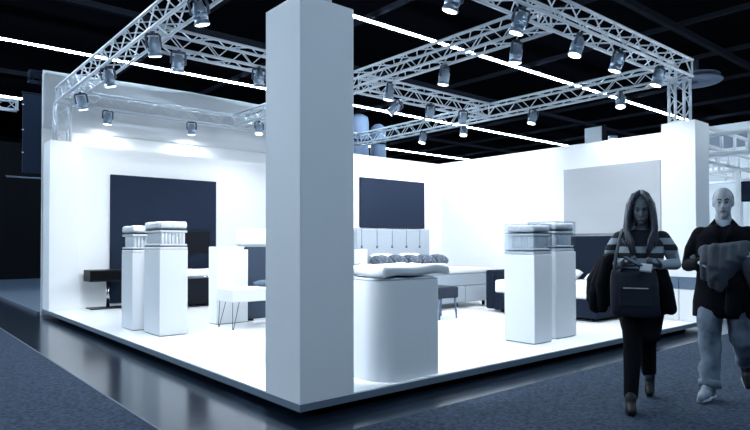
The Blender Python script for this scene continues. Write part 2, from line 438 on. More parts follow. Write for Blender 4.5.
# ------------------------------------------------------------------ plinths with mattress samples
def plinth(x0, x1, y0, y1, h, label):
    t = thing('display_plinth', label, 'plinth', (x0, y0, 0), group='white plinths with mattress samples')
    MB().box(0, x1 - x0, 0, y1 - y0, .012, h, .004, 1).build('body', M['paint'], t)
    MB().box(.015, x1 - x0 - .015, .015, y1 - y0 - .015, 0, .012).build('foot', M['edge'], t)
def sample(x0, x1, y0, y1, z0, z1, label, cover, seed):
    t = thing('mattress_sample', label, 'mattress sample', (x0, y0, z0), group='cutaway mattress samples')
    w, d, h = x1 - x0, y1 - y0, z1 - z0; g = .014 if cover else .0
    def q(a, b, n, m, inset=.0, rnd=.012, dd=0., sd=0):
        b_ = MB().box(g + inset, w - g - inset, g + inset, d - g - inset, a, b, min(rnd, (b - a) * .45), 3)
        if dd: b_.subdiv(3); b_.disp(dd, 14, sd)
        return b_.build(n, m, t, dd > 0)
    q(.0, h * .10, 'base_cover', M['quilt'])
    q(h * .135, h * .20, 'foam_base', M['foam'], .004)
    q(h * .59, h * .675, 'foam_top', M['foam'], .004)
    q(h * .725, h * .985 - (.012 if cover else 0), 'quilted_top', M['quilt'], .0, .03, .010, seed)
    for zz in (h * .118, h * .70):
        MB().box(g + .004, w - g - .004, g + .004, d - g - .004, zz - h * (.008 if cover else .018), zz + h * (.012 if cover else .022), .003, 1).build('piping', M['cord'], t)
    a, b = h * .20, h * .59
    n = 7; r = (w - 2 * g - .05) / n / 2
    spots = [(g + .025 + r + 2 * r * i, g + .025 + r) for i in range(n)]
    m_ = max(3, int((d - 2 * g - .05) / (2 * r)))
    spots += [(g + .025 + r, g + .025 + r + 2 * r * j) for j in range(1, m_)]
    spots += [(w - g - .025 - r, g + .025 + r + 2 * r * j) for j in range(1, m_)]
    first = None
    for (px, py) in spots:
        if first is None:
            first = MB().lathe([(r * .8, a), (r * .96, a + .010), (r * .99, (a + b) / 2), (r * .96, b - .010), (r * .8, b)], (0, 0, 0), 14).build('pocket_spring', M['spring'], t, True); o = first
        else:
            o = first.copy(); COL.objects.link(o)
        o.location = (px, py, 0)
    MB().box(g + .025 + 1.1 * r, w - g - .025 - 1.1 * r, g + .025 + 1.1 * r, d - g - .03, a, b).build('core', M['foam'], t)
    if cover:
        c = 0.004
        for (a0, a1, b0, b1, c0, c1) in ((0, w, 0, c, 0, h), (0, w, d - c, d, 0, h), (0, c, c, d - c, 0, h), (w - c, w, c, d - c, 0, h), (c, w - c, c, d - c, h - c, h)):
            MB().box(a0, a1, b0, b1, c0, c1).build('acrylic_pane', M['acrylic'], t)
PL = [(.43, .84, 4.27, 4.90, 1.23, 1.645, 'left pair, nearer', False), (.33, .74, 5.12, 5.62, 1.18, 1.60, 'left pair, farther', False),
      (3.87, 4.27, .43, .91, 1.165, 1.575, 'right pair, nearer', True), (4.47, 4.97, .50, .96, 1.20, 1.62, 'right pair, farther', True)]
pn = ['nearer white plinth of the left pair in front of the navy panel', 'farther white plinth of the left pair, half hidden by its neighbour',
      'nearer and left white plinth of the right pair by the platform edge', 'farther and right white plinth of the right pair by the platform edge']
sn = ['cutaway mattress sample on the nearer left plinth, black piping and white top', 'cutaway mattress sample on the farther left plinth',
      'cutaway mattress sample under a clear cover on the nearer right plinth', 'cutaway mattress sample under a clear cover on the farther right plinth']
for i, (x0, x1, y0, y1, h, zt, _, cv) in enumerate(PL):
    plinth(x0, x1, y0, y1, h, pn[i]); sample(x0, x1, y0, y1, h + .001, zt, sn[i], cv, i * 5)

# ------------------------------------------------------------------ rounded counter
def rrect(x0, x1, y0, y1, r, n=24, q=.04):
    pts = []
    for cx, cy, a0, r in ((x1 - q, y1 - q, 0, q), (x0 + q, y1 - q, 90, q), (x0 + r, y0 + r, 180, r), (x1 - q, y0 + q, 270, q)):
        for k in range(n + 1):
            t = R(a0 + 90 * k / n); pts.append((cx + r * math.cos(t), cy + r * math.sin(t)))
    return pts
def prism(mb, pts, z0, z1): return mb.rings([[Vector((x, y, z0)) for x, y in pts], [Vector((x, y, z1)) for x, y in pts]])
t = thing('display_counter', 'white counter with rounded corners beside the tall front column', 'counter', (.92, .065, 0))
cx1, cy1 = .80, 1.75
prism(MB(), rrect(0, cx1, 0, cy1, .24), .0, .955).build('body', M['paint'], t)
prism(MB(), rrect(.004, cx1 - .004, .004, cy1 - .004, .236), .957, .968).build('top_rim', M['ltgrey'], t)
prism(MB(), rrect(.03, cx1 - .03, .03, cy1 - .03, .22), .968, .980).build('worktop', M['paint'], t)
b = MB().box(.96, 1.86, .04, .62, .996, 1.10, .04, 4); b.subdiv(4); b.disp(.030, 4.5, 3); b.disp(.012, 13, 5)
tag(b.build('folded_duvet', M['linen'], None, True), 'folded white duvet lying on the front end of the rounded counter', 'duvet')
b = MB().box(.98, 1.68, .72, 1.75, .993, 1.055, .025, 4); b.subdiv(2); b.disp(.012, 5, 8)
tag(b.build('mattress_pad', M['linen'], None, True), 'flat white mattress pad on the rear of the rounded counter', 'mattress pad')

# ------------------------------------------------------------------ light grey boxspring bed at the inner wall
t = thing('boxspring_bed', 'light grey boxspring bed with a tufted headboard in the room corner', 'bed', (6.43, 5.0, 0))
X0, X1, Y0, Y1 = -1.08, 1.08, -.92, .93
for a, b in ((X0, .27), (.275, X1)):
    MB().box(a, b, Y0, Y1, .11, .445, .012).build('base_drawer', M['ltgrey'], t)
MB().box(X0, X1, Y0, Y1, .45, .70, .02).build('mattress', M['ltgrey'], t)
b = MB().box(X0 - .01, X1 + .01, Y0 - .015, Y1, .702, .80, .03, 3); b.subdiv(2); b.disp(.01, 4, 2); b.build('topper', M['linen'], t, True)
for x in (X0 + .12, X1 - .12, .1):
    for y in (Y0 + .1, Y1 - .1): MB().lathe([(.03, 0), (.035, .11)], (x, y, 0), 12).build('foot', M['black'], t, True)
hb = MB().box(-1.12, 1.12, .94, 1.05, .1, 1.655, .025).build('headboard', M['ltgrey'], t)
for x in (-.98, -.54, -.09, .35, .78):
    MB().ell((x, .935, 1.25), (.034, .016, .034), 12).build('button', M['button'], hb, True)
    MB().box(x - .006, x + .006, .934, .942, 1.27, 1.64).build('seam', M['edge'], hb)
def cushion(label, c, size, rot, m, sd=0, name='pillow', grp='cushions on the grey bed'):
    return _cush(label, c, size, rot, m, sd, name, grp)
def _cush(label, c, size, rot, m, sd, name, grp):
    o = MB().pillow((0, 0, 0), size, None, 14, 3.2, .014, sd).build(name, m, None, True)
    o.location = c; o.rotation_euler = rot; return tag(o, label, 'pillow', grp)
names = ['leftmost dark patterned cushion at the head of the grey bed', 'second dark patterned cushion from the left on the grey bed', 'middle dark patterned cushion on the grey bed', 'fourth dark patterned cushion from the left on the grey bed', 'rightmost dark patterned cushion at the head of the grey bed']
for k in range(5):
    cushion(names[k], (5.56 + .43 * k, 5.41, .945), (.42, .36, .25), (R(10), 0, R(random.uniform(-8, 8))), M['pattern'], k)
cushion('left white pillow behind the patterned cushions against the tufted headboard', (5.95, 5.77, .985), (.70, .32, .16), (R(35), 0, 0), M['linen'], 11)
cushion('right white pillow behind the patterned cushions against the tufted headboard', (6.78, 5.77, .985), (.70, .32, .16), (R(35), 0, 0), M['linen'], 12)
# white nightstand and cube
t = thing('nightstand', 'white nightstand left of the grey bed behind the counter', 'nightstand', (5.16, 5.72, 0))
MB().box(-.14, .14, -.2, .2, .04, .86, .008).build('body', M['paint'], t); MB().box(-.12, .12, -.18, .18, 0, .04).build('plinth', M['edge'], t)
t = thing('box_lamp', 'small white cube lamp on the nightstand by the tufted headboard', 'lamp', (5.20, 5.66, .861))
MB().box(-.1, .1, -.1, .1, .03, .34, .012).build('shade', M['paint'], t); MB().lathe([(.07, 0), (.07, .02), (.02, .022), (.02, .03)], (0, 0, 0), 16).build('base', M['edge'], t)
# stool
t = thing('stool', 'small dark grey upholstered stool at the foot of the grey bed', 'stool', (5.02, 3.2, 0))
MB().box(-.25, .25, -.22, .22, .36, .56, .03, 3).build('seat', M['dkgrey'], t, False)
for sx in (-1, 1):
    for sy in (-1, 1): MB().tube([(sx * .2, sy * .17, .37), (sx * .22, sy * .19, 0)], [.022, .015], 8).build('leg', M['slate'], t, True)

# ------------------------------------------------------------------ navy daybed at the right wall
t = thing('daybed', 'navy upholstered daybed with a white mattress against the right wall', 'bed', (7.2, 1.95, 0))
MB().box(-.72, .72, -.92, 1.24, .05, .36, .03).build('base', M['navyfab'], t)
MB().box(.73, .84, -1.25, 1.46, .05, 1.46, .03).build('headboard', M['navyfab'], t)
MB().box(-.68, .72, 1.25, 1.46, .05, .80, .04, 3).build('arm', M['navyfab'], t)
b = MB().box(-.70, .71, -.9, 1.23, .362, .62, .05, 4); b.build('mattress', M['linen'], t)
for sx in (-.6, .6):
    for sy in (-.8, 1.1): MB().lathe([(.03, 0), (.035, .06)], (sx, sy, 0), 10).build('foot', M['black'], t, True)
_cush('white pillow on the navy daybed nearest the platform edge', (7.55, 1.45, .71), (.42, .72, .20), (0, R(-14), 0), M['linen'], 5, 'pillow', 'pillows on the navy daybed')
_cush('white pillow on the navy daybed nearest the padded arm', (7.55, 2.35, .71), (.42, .72, .20), (0, R(-14), 0), M['linen'], 6, 'pillow', 'pillows on the navy daybed')

# ------------------------------------------------------------------ black bed and nightstand at the back wall
t = thing('black_bed', 'black bed with a white mattress in front of the large navy panel', 'bed', (2.62, 8.35, 0))
MB().box(-.75, .70, -.55, .68, .07, .60, .015).build('base', M['blackgloss'], t)
MB().box(-.78, .76, .66, .76, .05, 1.62, .02).build('headboard', M['blackgloss'], t)
b = MB().box(-.74, .69, -.54, .66, .64, .76, .04, 4); b.build('mattress', M['linen'], t)
MB().box(-.75, .70, -.55, .66, .605, .635, .005).build('frame_rail', M['chrome'], t)
for sx in (-.6, .55):
    for sy in (-.45, .55): MB().box(sx - .04, sx + .04, sy - .04, sy + .04, 0, .07).build('foot', M['black'], t)
_cush('black satin pillow standing on the black bed', (3.0, 8.80, .93), (.62, .18, .36), (R(-14), 0, 0), M['navyfab'], 2, 'pillow', None)
t = thing('nightstand', 'black floating nightstand on a chrome post beside the black bed', 'nightstand', (1.06, 8.8, 0))
MB().box(-.42, .42, -.22, .24, .56, .79, .008).build('body', M['blackgloss'], t)
MB().box(-.40, .36, -.232, -.218, .60, .76, .004).build('drawer', M['black'], t)
MB().tube([(.0, .05, .02), (.0, .05, .56)], .035, 14).build('post', M['chrome'], t, True)
MB().box(-.38, .40, -.18, .22, 0, .02, .005).build('base_plate', M['blackgloss'], t)

# ------------------------------------------------------------------ pedestal, navy headboard and hairpin table left of the column
t = thing('pedestal', 'white upright pedestal behind the hairpin leg table', 'pedestal', (1.60, 4.92, 0))
MB().box(0, .36, 0, .30, .012, 1.27, .004, 1).build('body', M['paint'], t)
MB().box(.37, .58, .03, .30, .012, 1.22, .004, 1).build('side_panel', M['paint'], t)
MB().box(.01, .59, .01, .29, 0, .012).build('foot', M['edge'], t)
t = thing('upholstered_headboard', 'navy upholstered headboard partly hidden behind the tall column', 'headboard', (2.20, 5.0, 0))
MB().box(0, 1.2, 0, .16, .03, 1.265, .03, 3).build('panel', M['bluefab'], t)
for x in (.1, 1.1): MB().box(x - .03, x + .03, .03, .13, 0, .03).build('foot', M['black'], t)
MB().box(.5, .506, -.003, .0, .1, 1.2).build('seam', M['slate'], t)
_c = MB().box(2.06, 3.0, 4.98, 5.2, 1.275, 1.58, .06, 4); _c.subdiv(1); _c.disp(.012, 6, 4)
tag(_c.build('bolster', M['linen'], None, True), 'white bolster resting on top of the navy headboard and pedestal', 'bolster')
t = thing('hairpin_table', 'low white table on thin black hairpin legs left of the tall column', 'table', (1.95, 4.42, 0))
MB().box(-.45, .65, -.26, .28, .42, .62, .012).build('table_top', M['paint'], t)
for sx in (-.38, .55):
    for sy in (-.22, .22):
        ex = .06 * (1 if sx > 0 else -1)
        MB().tube([(sx - .05, sy, .42), (sx + ex, sy * 1.1, .006), (sx + ex + .012, sy * 1.1, .006), (sx + .06, sy, .42)], .0055, 8).build('leg', M['rod'], t, True)
_cush('small grey cushion lying on the white hairpin table', (2.28, 4.5, .672), (.34, .36, .10), (0, 0, R(10)), M['slate'], 3, 'pillow', None)

# ------------------------------------------------------------------ background, left: dark neighbouring stand
struct(MB().box(.0, 9, 9.98, 24, G, G + .05).build('floor_neighbour', mat('dark_stand_floor', (.075, .11, .16), .35, vary=.2, scale=2)))
struct(MB().box(-.02, .0, 9.98, 24, G, G + .055).build('trim_4', M['carpetedge']))
struct(MB().box(-14, 9, 24.0, 24.2, G, 5.5).build('wall_behind', M['black']))
t = thing('hanging_banner', 'dark navy hanging banner at the left edge beside the tall partition', 'banner', (0, 12, 0))
MB().box(.03, 2.5, 0, .05, 3.02, 4.9).build('cloth', M['navy'], t)
MB().tube([(.0, .02, 4.92), (2.5, .02, 4.92)], .03, 8).build('top_pole', M['beam'], t, True)
for z in (4.62, 4.02, 3.48):
    MB().lathe([(.01, 0), (.022, .004), (.022, .02), (.01, .024)], (.03, -.02, z), 10).build('grommet', M['metal'], t, True)
tag(MB().tube([(-.3, 12.0, 2.9), (.45, 12.0, 2.9)], .018, 8).build('rail', M['duct'], None, True), 'thin horizontal rail below the dark navy banner', 'rail')
truss('lighting_truss', 'short bright truss end at the far left edge', (-1.6, 14, 4.86), (.25, 14, 4.86), .25, .25, .25, None)
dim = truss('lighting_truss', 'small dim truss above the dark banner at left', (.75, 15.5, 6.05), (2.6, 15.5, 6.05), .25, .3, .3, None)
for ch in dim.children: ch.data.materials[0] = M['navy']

# ducts behind the tall column
for i, (x, w, z0, z1, lb) in enumerate(((16.6, .55, 4, 8.0, 'wide grey duct rising behind the stand just right of the tall column'),
                                        (17.95, .42, 4, 8.0, 'narrower grey duct with a rounded top beside the wide duct'))):
    t = thing('ventilation_duct', lb, 'duct', (x, 20, 0))
    MB().lathe([(w * .95, G), (w, .2), (w, 7.6 if i == 0 else 7.3), (w * .9, 7.9 if i == 0 else 7.55), (w * .4, 8.05 if i == 0 else 7.7)], (0, 0, 0), 22).build('shaft', M['duct'], t, True)
    for z in (3.5, 6.6): MB().lathe([(w + .01, z), (w + .05, z + .01), (w + .05, z + .08), (w + .01, z + .09)], (0, 0, 0), 22).build('collar', M['beam'], t, True)
# grey box on the far wall line and disc vent
t = thing('equipment_box', 'grey box standing out above the right wall against the black ceiling', 'box', (12.0, 4.2, 0))
MB().box(0, .12, -.22, .27, 3.5, 4.42, .01).build('housing', M['grey'], t)
MB().box(-.02, .10, -.30, -.24, 3.5, 4.45).build('bracket', M['beam'], t)
MB().box(.02, .10, -.1, .1, G, 3.5).build('stand', M['black'], t)
t = thing('ceiling_vent', 'round grey disc shaped vent under the ceiling right of the tower', 'vent', (21.9, 5.55, 7.6))
MB().lathe([(.2, .30), (.86, .30), (.9, .27), (.86, .24), (.2, .24)], (0, 0, 0), 32).build('upper_disc', M['duct'], t, True)
MB().lathe([(.2, .10), (.95, .12), (1.0, .06), (.92, .0), (.55, -.02), (.5, .03), (.1, .03)], (0, 0, 0), 32).build('lower_disc', M['duct'], t, True)
MB().tube([(0, 0, .03), (0, 0, .9)], .15, 16).build('neck', M['duct'], t, True)

# ------------------------------------------------------------------ background, right: bright neighbouring stand
struct(MB().box(9.9, 30, -1.2, 9, G, 0).build('floor_booth', M['booth']))
struct(MB().box(18.2, 18.4, 2.75, 9, 0, 3.05).build('wall_booth', M['booth']))
struct(MB().box(24, 24.2, -2, 9, 0, 6.2).build('wall_booth_back', M['booth']))
tag(MB().box(18.0, 18.15, -1, 9, 4.35, 4.86, .01).build('fascia', M['boothgrey']), 'long grey fascia band of the bright booth at right', 'fascia')
def ladder(label, p0, p1, h=.42, step=.75):
    p0, p1 = Vector(p0), Vector(p1); d = p1 - p0; L = d.length; d.normalize()
    t = tag(bpy.data.objects.new('grid_beam', None), label, 'beam', 'white ladder beams of the bright booth'); COL.objects.link(t); t.location = p0
    for z in (0, h): MB().tube([Vector((0, 0, z)), d * L + Vector((0, 0, z))], .045, 8).build('chord', M['booth'], t, True)
    n = int(L / step)
    for k in range(n + 1): MB().tube([d * (k * L / n), d * (k * L / n) + Vector((0, 0, h))], .035, 8).build('rung', M['booth'], t, True)
ladder('white ladder beam of the bright booth nearest the right column', (11.0, 1.0, 3.38), (18.0, 1.0, 3.38))
ladder('second white ladder beam of the bright booth behind the nearest one', (11.0, 1.95, 3.38), (18.0, 1.95, 3.38))
ladder('third white ladder beam of the bright booth, farther back', (11.0, 2.9, 3.38), (18.0, 2.9, 3.38))
ladder('front cross ladder beam of the bright booth', (11.0, .2, 3.2), (11.0, 3.8, 3.2))
ladder('middle cross ladder beam of the bright booth', (14.4, .2, 3.2), (14.4, 3.8, 3.2))
ladder('rear cross ladder beam of the bright booth', (17.4, .2, 3.2), (17.4, 3.8, 3.2))
for k, (x, y, lb) in enumerate(((14.4, 1.55, 'thin white post of the bright booth right of the man\'s head'), (17.4, 3.6, 'thin white post of the bright booth left of the man\'s head'))):
    tag(MB().box(x - .05, x + .05, y - .05, y + .05, 0, 3.2, .01).build('booth_post', M['booth']), lb, 'post')
t = thing('wall_screen', 'dark screen high in the bright booth at the right edge', 'screen', (17.0, 2.0, 0))
MB().box(0, .08, -.6, .45, 2.55, 3.15, .01).build('frame', M['black'], t); MB().box(-.006, 0, -.56, .41, 2.59, 3.11).build('display', M['navy'], t)
# booth light: a row of ceiling lamps belonging to the neighbouring stand
for k, (x, y) in enumerate(((12, -1.6), (13, 4.2), (17, .5), (17, 5.0), (21, 3.))):  # first lamp, unseen, moved forward to light the right column's outer face
    t = thing('booth_lamp', ['round lamp over the front of the bright booth', 'round lamp over the left front of the bright booth', 'round lamp over the middle of the bright booth', 'round lamp over the left middle of the bright booth', 'round lamp over the rear of the bright booth'][k], 'lamp', (x, y, 4.2), group='lamps of the bright booth')
    MB().lathe([(.03, .12), (.12, .10), (.13, 0), (.11, 0)], (0, 0, 0), 16).build('housing', M['can'], t, True)
    MB().lathe([(.01, .0), (.1, .0), (.1, -.01), (.01, -.015)], (0, 0, 0), 16).build('lens', M['lens'], t, True)
    ld = bpy.data.lights.new('booth_beam', 'POINT'); ld.energy = 110; ld.color = (.82, .92, 1); ld.shadow_soft_size = .1
    lo = bpy.data.objects.new('booth_beam', ld); COL.objects.link(lo); lo.parent = t; lo.location = (0, 0, -.14)

# ------------------------------------------------------------------ people
CAMXY = Vector((-2.6958, -4.1437))
def facing(x, y):
    a = (Vector((x, y)) - CAMXY).normalized(); return math.atan2(-a.x, a.y)
def hand(mb, w, d, n, side, curl=.5, s=1.):
    w, d, n = Vector(w), Vector(d).normalized(), Vector(n).normalized()
    n = (n - d * n.dot(d)).normalized(); sd = d.cross(n) * side
    rot = Matrix((d, sd, n)).transposed()
    mb.ell(w + d * .048 * s, (.054 * s, .040 * s, .017 * s), 16, rot)
    mb.capsule([w - d * .03, w + d * .02], [.024 * s, .024 * s], 12)
    for k, L in enumerate((.070, .079, .073, .057)):
        p = w + d * (.088 - .004 * abs(k - 1.3)) * s + sd * (.029 - .0195 * k) * s
        pts = [p - d * .02]; ang = 0.; dirv = d
        for seg in (.45, .32, .23):
            pts.append(p); ang += curl * (.5 if seg == .45 else .9)
            dirv = d * math.cos(ang) + n * math.sin(ang); p = p + dirv * L * seg * s
        pts.append(p)
        mb.capsule(pts, [.0098 * s, .0098 * s, .009 * s, .0082 * s, .007 * s], 10)
    b = w + d * .018 * s + sd * .030 * s
    t1 = b + (sd * .6 + d * .75 + n * .25).normalized() * .040 * s
    t2 = t1 + (sd * .15 + d * .9 + n * .45).normalized() * .032 * s
    t3 = t2 + (d * .85 + n * .6 - sd * .1).normalized() * .024 * s
    mb.capsule([b, t1, t2, t3], [.014 * s, .012 * s, .0105 * s, .008 * s], 10)
def head(mb, c, r, tilt=0.):
    """skull, jaw, nose, brow, ears; faces -y; c = centre, r = (rx, ry, rz)"""
    c = Vector(c); rot = Matrix.Rotation(tilt, 3, 'X')
    q = lambda x, y, z: c + rot @ Vector((x * r[0], y * r[1], z * r[2]))
    mb.ell(q(0, .1, .16), (r[0], r[1] * .93, r[2] * .84), 24, rot)
    mb.ell(q(0, -.22, -.36), (r[0] * .78, r[1] * .70, r[2] * .62), 20, rot)
    mb.ell(q(0, -.62, -.80), (r[0] * .34, r[1] * .26, r[2] * .19), 14, rot)
    mb.capsule([q(0, -.84, .10), q(0, -.99, -.14), q(0, -1.08, -.26)], [r[0] * .10, r[0] * .13, r[0] * .17], 10)
    for s in (-1, 1):
        mb.capsule([q(.15 * s, -.80, .16), q(.50 * s, -.70, .17)], [r[0] * .13, r[0] * .11], 8)
        mb.ell(q(.42 * s, -.60, -.16), (r[0] * .26, r[1] * .22, r[2] * .16), 12, rot)
        mb.ell(q(.99 * s, .02, .0), (r[0] * .10, r[1] * .20, r[2] * .25), 12, rot)
    mb.capsule([q(-.22, -.84, -.53), q(0, -.91, -.52), q(.22, -.84, -.53)], [r[0] * .09] * 3, 8)
    return q
def face_bits(t, q, r):
    for s in (-1, 1):
        MB().ell(q(.36 * s, -.80, .02), (r[0] * .135, r[0] * .10, r[0] * .085), 12).build('eye', M['eye'], t, True)
        MB().capsule([q(.17 * s, -.92, .20), q(.40 * s, -.90, .25), q(.58 * s, -.76, .20)], [.004, .0045, .003], 8).build('eyebrow', M['hair_m'], t, True)
    MB().capsule([q(-.24, -.88, -.53), q(0, -.985, -.52), q(.24, -.88, -.53)], [.004, .0062, .004], 8).build('mouth', M['lip'], t, True)

# ---- woman
wx, wy = 2.667, -1.551; wr = facing(wx, wy)
PS = 1.166
W = thing('person', 'woman with long dark hair in a striped sweater walking and looking at her hands', 'person', (wx, wy, G + .006), wr)
mb = MB(); hr = (.071, .092, .118)
W.scale = (PS,) * 3
q = head(mb, (.005, -.045, 1.515), hr, R(16))
mb.capsule([(0, .02, 1.43), (0, .015, 1.30)], [.050, .056], 14)
mb.loft([(0, .01, .78, .14, .10), (0, .01, .88, .155, .105), (0, .0, 1.0, .125, .085), (0, -.005, 1.15, .145, .10), (0, .0, 1.26, .155, .092), (0, .01, 1.325, .10, .07), (0, .015, 1.36, .055, .05)], 28)
for s, el, wr_, hn in ((1, (.240, .03, 1.085), (.125, -.225, 1.085), (.055, -.30, 1.095)), (-1, (-.225, .03, 1.09), (-.125, -.215, 1.10), (-.045, -.29, 1.105))):
    mb.capsule([(.150 * s, .01, 1.285), el], [.046, .036], 14); mb.capsule([el, wr_], [.036, .024], 14)
    d = Vector(hn) - Vector(wr_); hand(mb, wr_, d, (-.35 * s, -.25, .9), -1 if s > 0 else 1, .75, .9)
legs_w = [[(-.065, .0, .82), (-.060, -.16, .47), (-.075, -.27, .12)], [(.060, .0, .82), (.035, .05, .46), (.055, .33, .19)]]
for L in legs_w: mb.capsule(L, [.082, .055, .030], 16)
mb.capsule([(-.075, -.27, .10), (-.072, -.36, .055)], [.024, .018], 12); mb.capsule([(.058, .325, .17), (.056, .27, .075)], [.024, .018], 12)
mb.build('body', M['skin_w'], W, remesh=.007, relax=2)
face_bits(W, q, hr)
# hair: cap plus long strands
mb = MB(); mb.ell((.005, -.014, 1.548), (.086, .104, .116), 26)
for s in (-1, 1):
    for k in range(7):
        f = k / 6
        mb.tube([(.006 * s, -.085 - .02 * f, 1.652 - .018 * f), (.034 * s, -.125 + .012 * f, 1.618 - .02 * f), (.060 * s, -.118 + .02 * f, 1.565 - .01 * f), (.077 * s, -.088, 1.49), (.085 * s, -.085, 1.40), (.083 * s, -.10, 1.30)], [.008, .015, .017, .016, .014, .004], 7)
rnd = random.Random(3)
for s in (-1, 1):
    for k in range(20):
        f = k / 19; y1 = -.085 + .15 * f
        x1 = .076 + .016 * math.sin(f * 3.1)
        ztip = 1.150 + rnd.uniform(-.02, .03) + .03 * f
        xt = (.040 + .055 * f + rnd.uniform(-.012, .012))
        pts = [(.012 * s, -.065 + .10 * f, 1.645 - .012 * abs(f - .3)), (.052 * s, y1 - .006, 1.622), (x1 * s, y1, 1.55), ((x1 + .012) * s, y1 - .008, 1.45), ((x1 + .018) * s, y1 * .6 - .05, 1.36), ((xt + .022) * s, y1 * .5 - .085, 1.27), (xt * s, y1 * .4 - .10, ztip)]
        mb.tube(pts, [.010, .014, .015, .0155, .015, .013, .004], 7)
for k in range(14):
    f = -1 + 2 * k / 13
    mb.tube([(f * .05, .06, 1.60), (f * .085, .09, 1.5), (f * .11, .105, 1.38), (f * .115, .11, 1.24 + rnd.uniform(-.03, .02))], [.014, .02, .02, .006], 7)
mb.build('hair', M['hair'], W, True)
# sweater
mb = MB()
mb.loft([(0, .0, .93, .150, .112), (0, .0, 1.0, .146, .106), (0, -.005, 1.14, .165, .118), (0, .0, 1.25, .172, .106), (0, .008, 1.315, .128, .082), (0, .012, 1.35, .075, .064)], 32)
mb.capsule([(-.13, .012, 1.29), (.13, .012, 1.29)], [.052, .052], 14)
mb.build('sweater', M['sweater'], W, remesh=.009, relax=3)['label'] = 'dark knit sweater with pale bands'
for s, el, wr_ in ((1, (.240, .03, 1.085), (.135, -.20, 1.085)), (-1, (-.225, .03, 1.09), (-.14, -.19, 1.10))):
    MB().capsule([(.150 * s, .01, 1.285), ((.155 + .058) * s, .015, 1.19), el, wr_], [.060, .054, .050, .036], 16).build('sleeve', M['sleeve'], W, remesh=.009, relax=2)
# skirt and leggings
MB().loft([(.0, -.01, .50, .128, .135), (0, .0, .60, .150, .138), (0, .012, .75, .178, .132), (0, .01, .86, .172, .122), (0, .0, .96, .146, .106), (0, .0, .99, .14, .10)], 32).subdiv(1).disp(.006, 9, 2).build('skirt', M['blackcloth'], W, True)
for L, r_ in ((legs_w[0], (.094, .068, .050)), (legs_w[1], (.094, .072, .056))):
    MB().capsule(L, r_, 18).build('legging', M['blackcloth'], W, True)
def boot(t, ank, ball, toe, heel, m, sole, r=1.):
    mb = MB(); ank, ball, toe, heel = map(Vector, (ank, ball, toe, heel))
    mb.capsule([ank + Vector((0, 0, .02)), ank], [.043 * r, .043 * r], 16)
    mb.capsule([heel, (heel + ball) / 2 + Vector((0, 0, .012)), ball, toe], [.036 * r, .040 * r, .040 * r, .026 * r], 16)
    mb.capsule([ank, (ank + ball) / 2 + Vector((0, 0, .01))], [.045 * r, .042 * r], 14)
    b = mb.build('boot' if sole is None else 'shoe', m, t, remesh=.008, relax=3)
    sb = MB(); off = Vector((0, 0, -.030 * r))
    d = (toe - heel).normalized(); up = Vector((1, 0, 0)).cross(d); up = up if up.z > 0 else -up
    pts = [heel - d * .02 - up * .030 * r, (heel + ball) / 2 - up * .030 * r, ball - up * .034 * r, toe + d * .012 - up * .022 * r]
    rings = []
    for p, w in zip(pts, (.030, .034, .042, .022)):
        rings.append([p + Vector((a * w * r, 0, 0)) + up * b_ for a, b_ in ((-1, -.008), (-.6, -.010), (.6, -.010), (1, -.008), (1, .010), (-1, .010))])
    sb.rings(rings).build('sole', sole or M['blackgloss'], b)
    return b
b = boot(W, (-.075, -.275, .125), (-.072, -.365, .045), (-.070, -.425, .036), (-.076, -.265, .062), M['boot'], None, .92)
MB().box(-.100, -.052, -.275, -.232, .0, .05, .006).build('heel', M['blackgloss'], b)
b = boot(W, (.065, .325, .20), (.058, .262, .062), (.056, .205, .040), (.064, .325, .125), M['boot'], None, .92)
MB().box(.042, .088, .335, .375, .06, .12, .006).build('heel', M['blackgloss'], b)

# things she carries (top level, placed with her position and facing)
def held(o):
    o.location = (wx, wy, G + .006); o.rotation_euler = (0, 0, wr); o.scale = (PS,) * 3; return o
bagt = held(thing('tote_bag', 'dark blue leather tote bag hanging in front of the woman by a shoulder strap', 'bag'))
mb = MB(); mb.loft([(-.04, -.235, .70, .155, .055), (-.04, -.24, .715, .168, .068), (-.045, -.24, .85, .172, .072), (-.05, -.235, 1.0, .160, .055), (-.05, -.23, 1.045, .150, .030)], 32, 4.); mb.subdiv(1); mb.disp(.008, 9, 4)
mb.build('bag_body', M['bag'], bagt, True)
MB().box(-.15, .075, -.322, -.308, .78, .92, .006).build('front_pocket', M['bag'], bagt)
MB().tube([(-.12, -.325, .915), (.05, -.325, .915)], .004, 6).build('zipper', M['metal'], bagt)
MB().tube([(-.185, -.24, 1.02), (-.175, -.19, 1.14), (-.150, -.115, 1.27), (-.135, -.02, 1.352), (-.14, .09, 1.30), (-.15, .125, 1.15)], .008, 8, flat=2.0).build('strap', M['jacket'], bagt, True)
for yy in (-.262, -.205): MB().tube([(-.14, yy, 1.03), (-.12, yy, 1.075), (-.02, yy, 1.08), (.03, yy, 1.03)], .007, 8).build('handle', M['bag'], bagt, True)
ct = held(thing('coat', 'black coat draped over the woman\'s arm at image left', 'coat'))
mb = MB()
for k, (x0, x1, y, zt, zb, r_) in enumerate(((-.275, -.365, -.02, 1.10, .80, .045), (-.255, -.325, -.08, 1.11, .73, .05), (-.235, -.275, -.12, 1.10, .74, .048), (-.30, -.37, .04, 1.06, .84, .045), (-.23, -.25, -.05, 1.08, .78, .05), (-.29, -.335, .0, 1.09, .76, .05))):
    mb.capsule([(x0, y, zt), ((x0 + x1) / 2 - .02, y - .01, (zt + zb) / 2), (x1, y, zb)], [r_ * .95, r_ * 1.15, r_ * .8], 12)
mb.capsule([(-.24, .05, 1.12), (-.21, -.12, 1.13)], [.05, .045], 12); mb.disp(.008, 11, 5)
mb.build('coat_body', M['blackcloth'], ct, remesh=.009, relax=2)
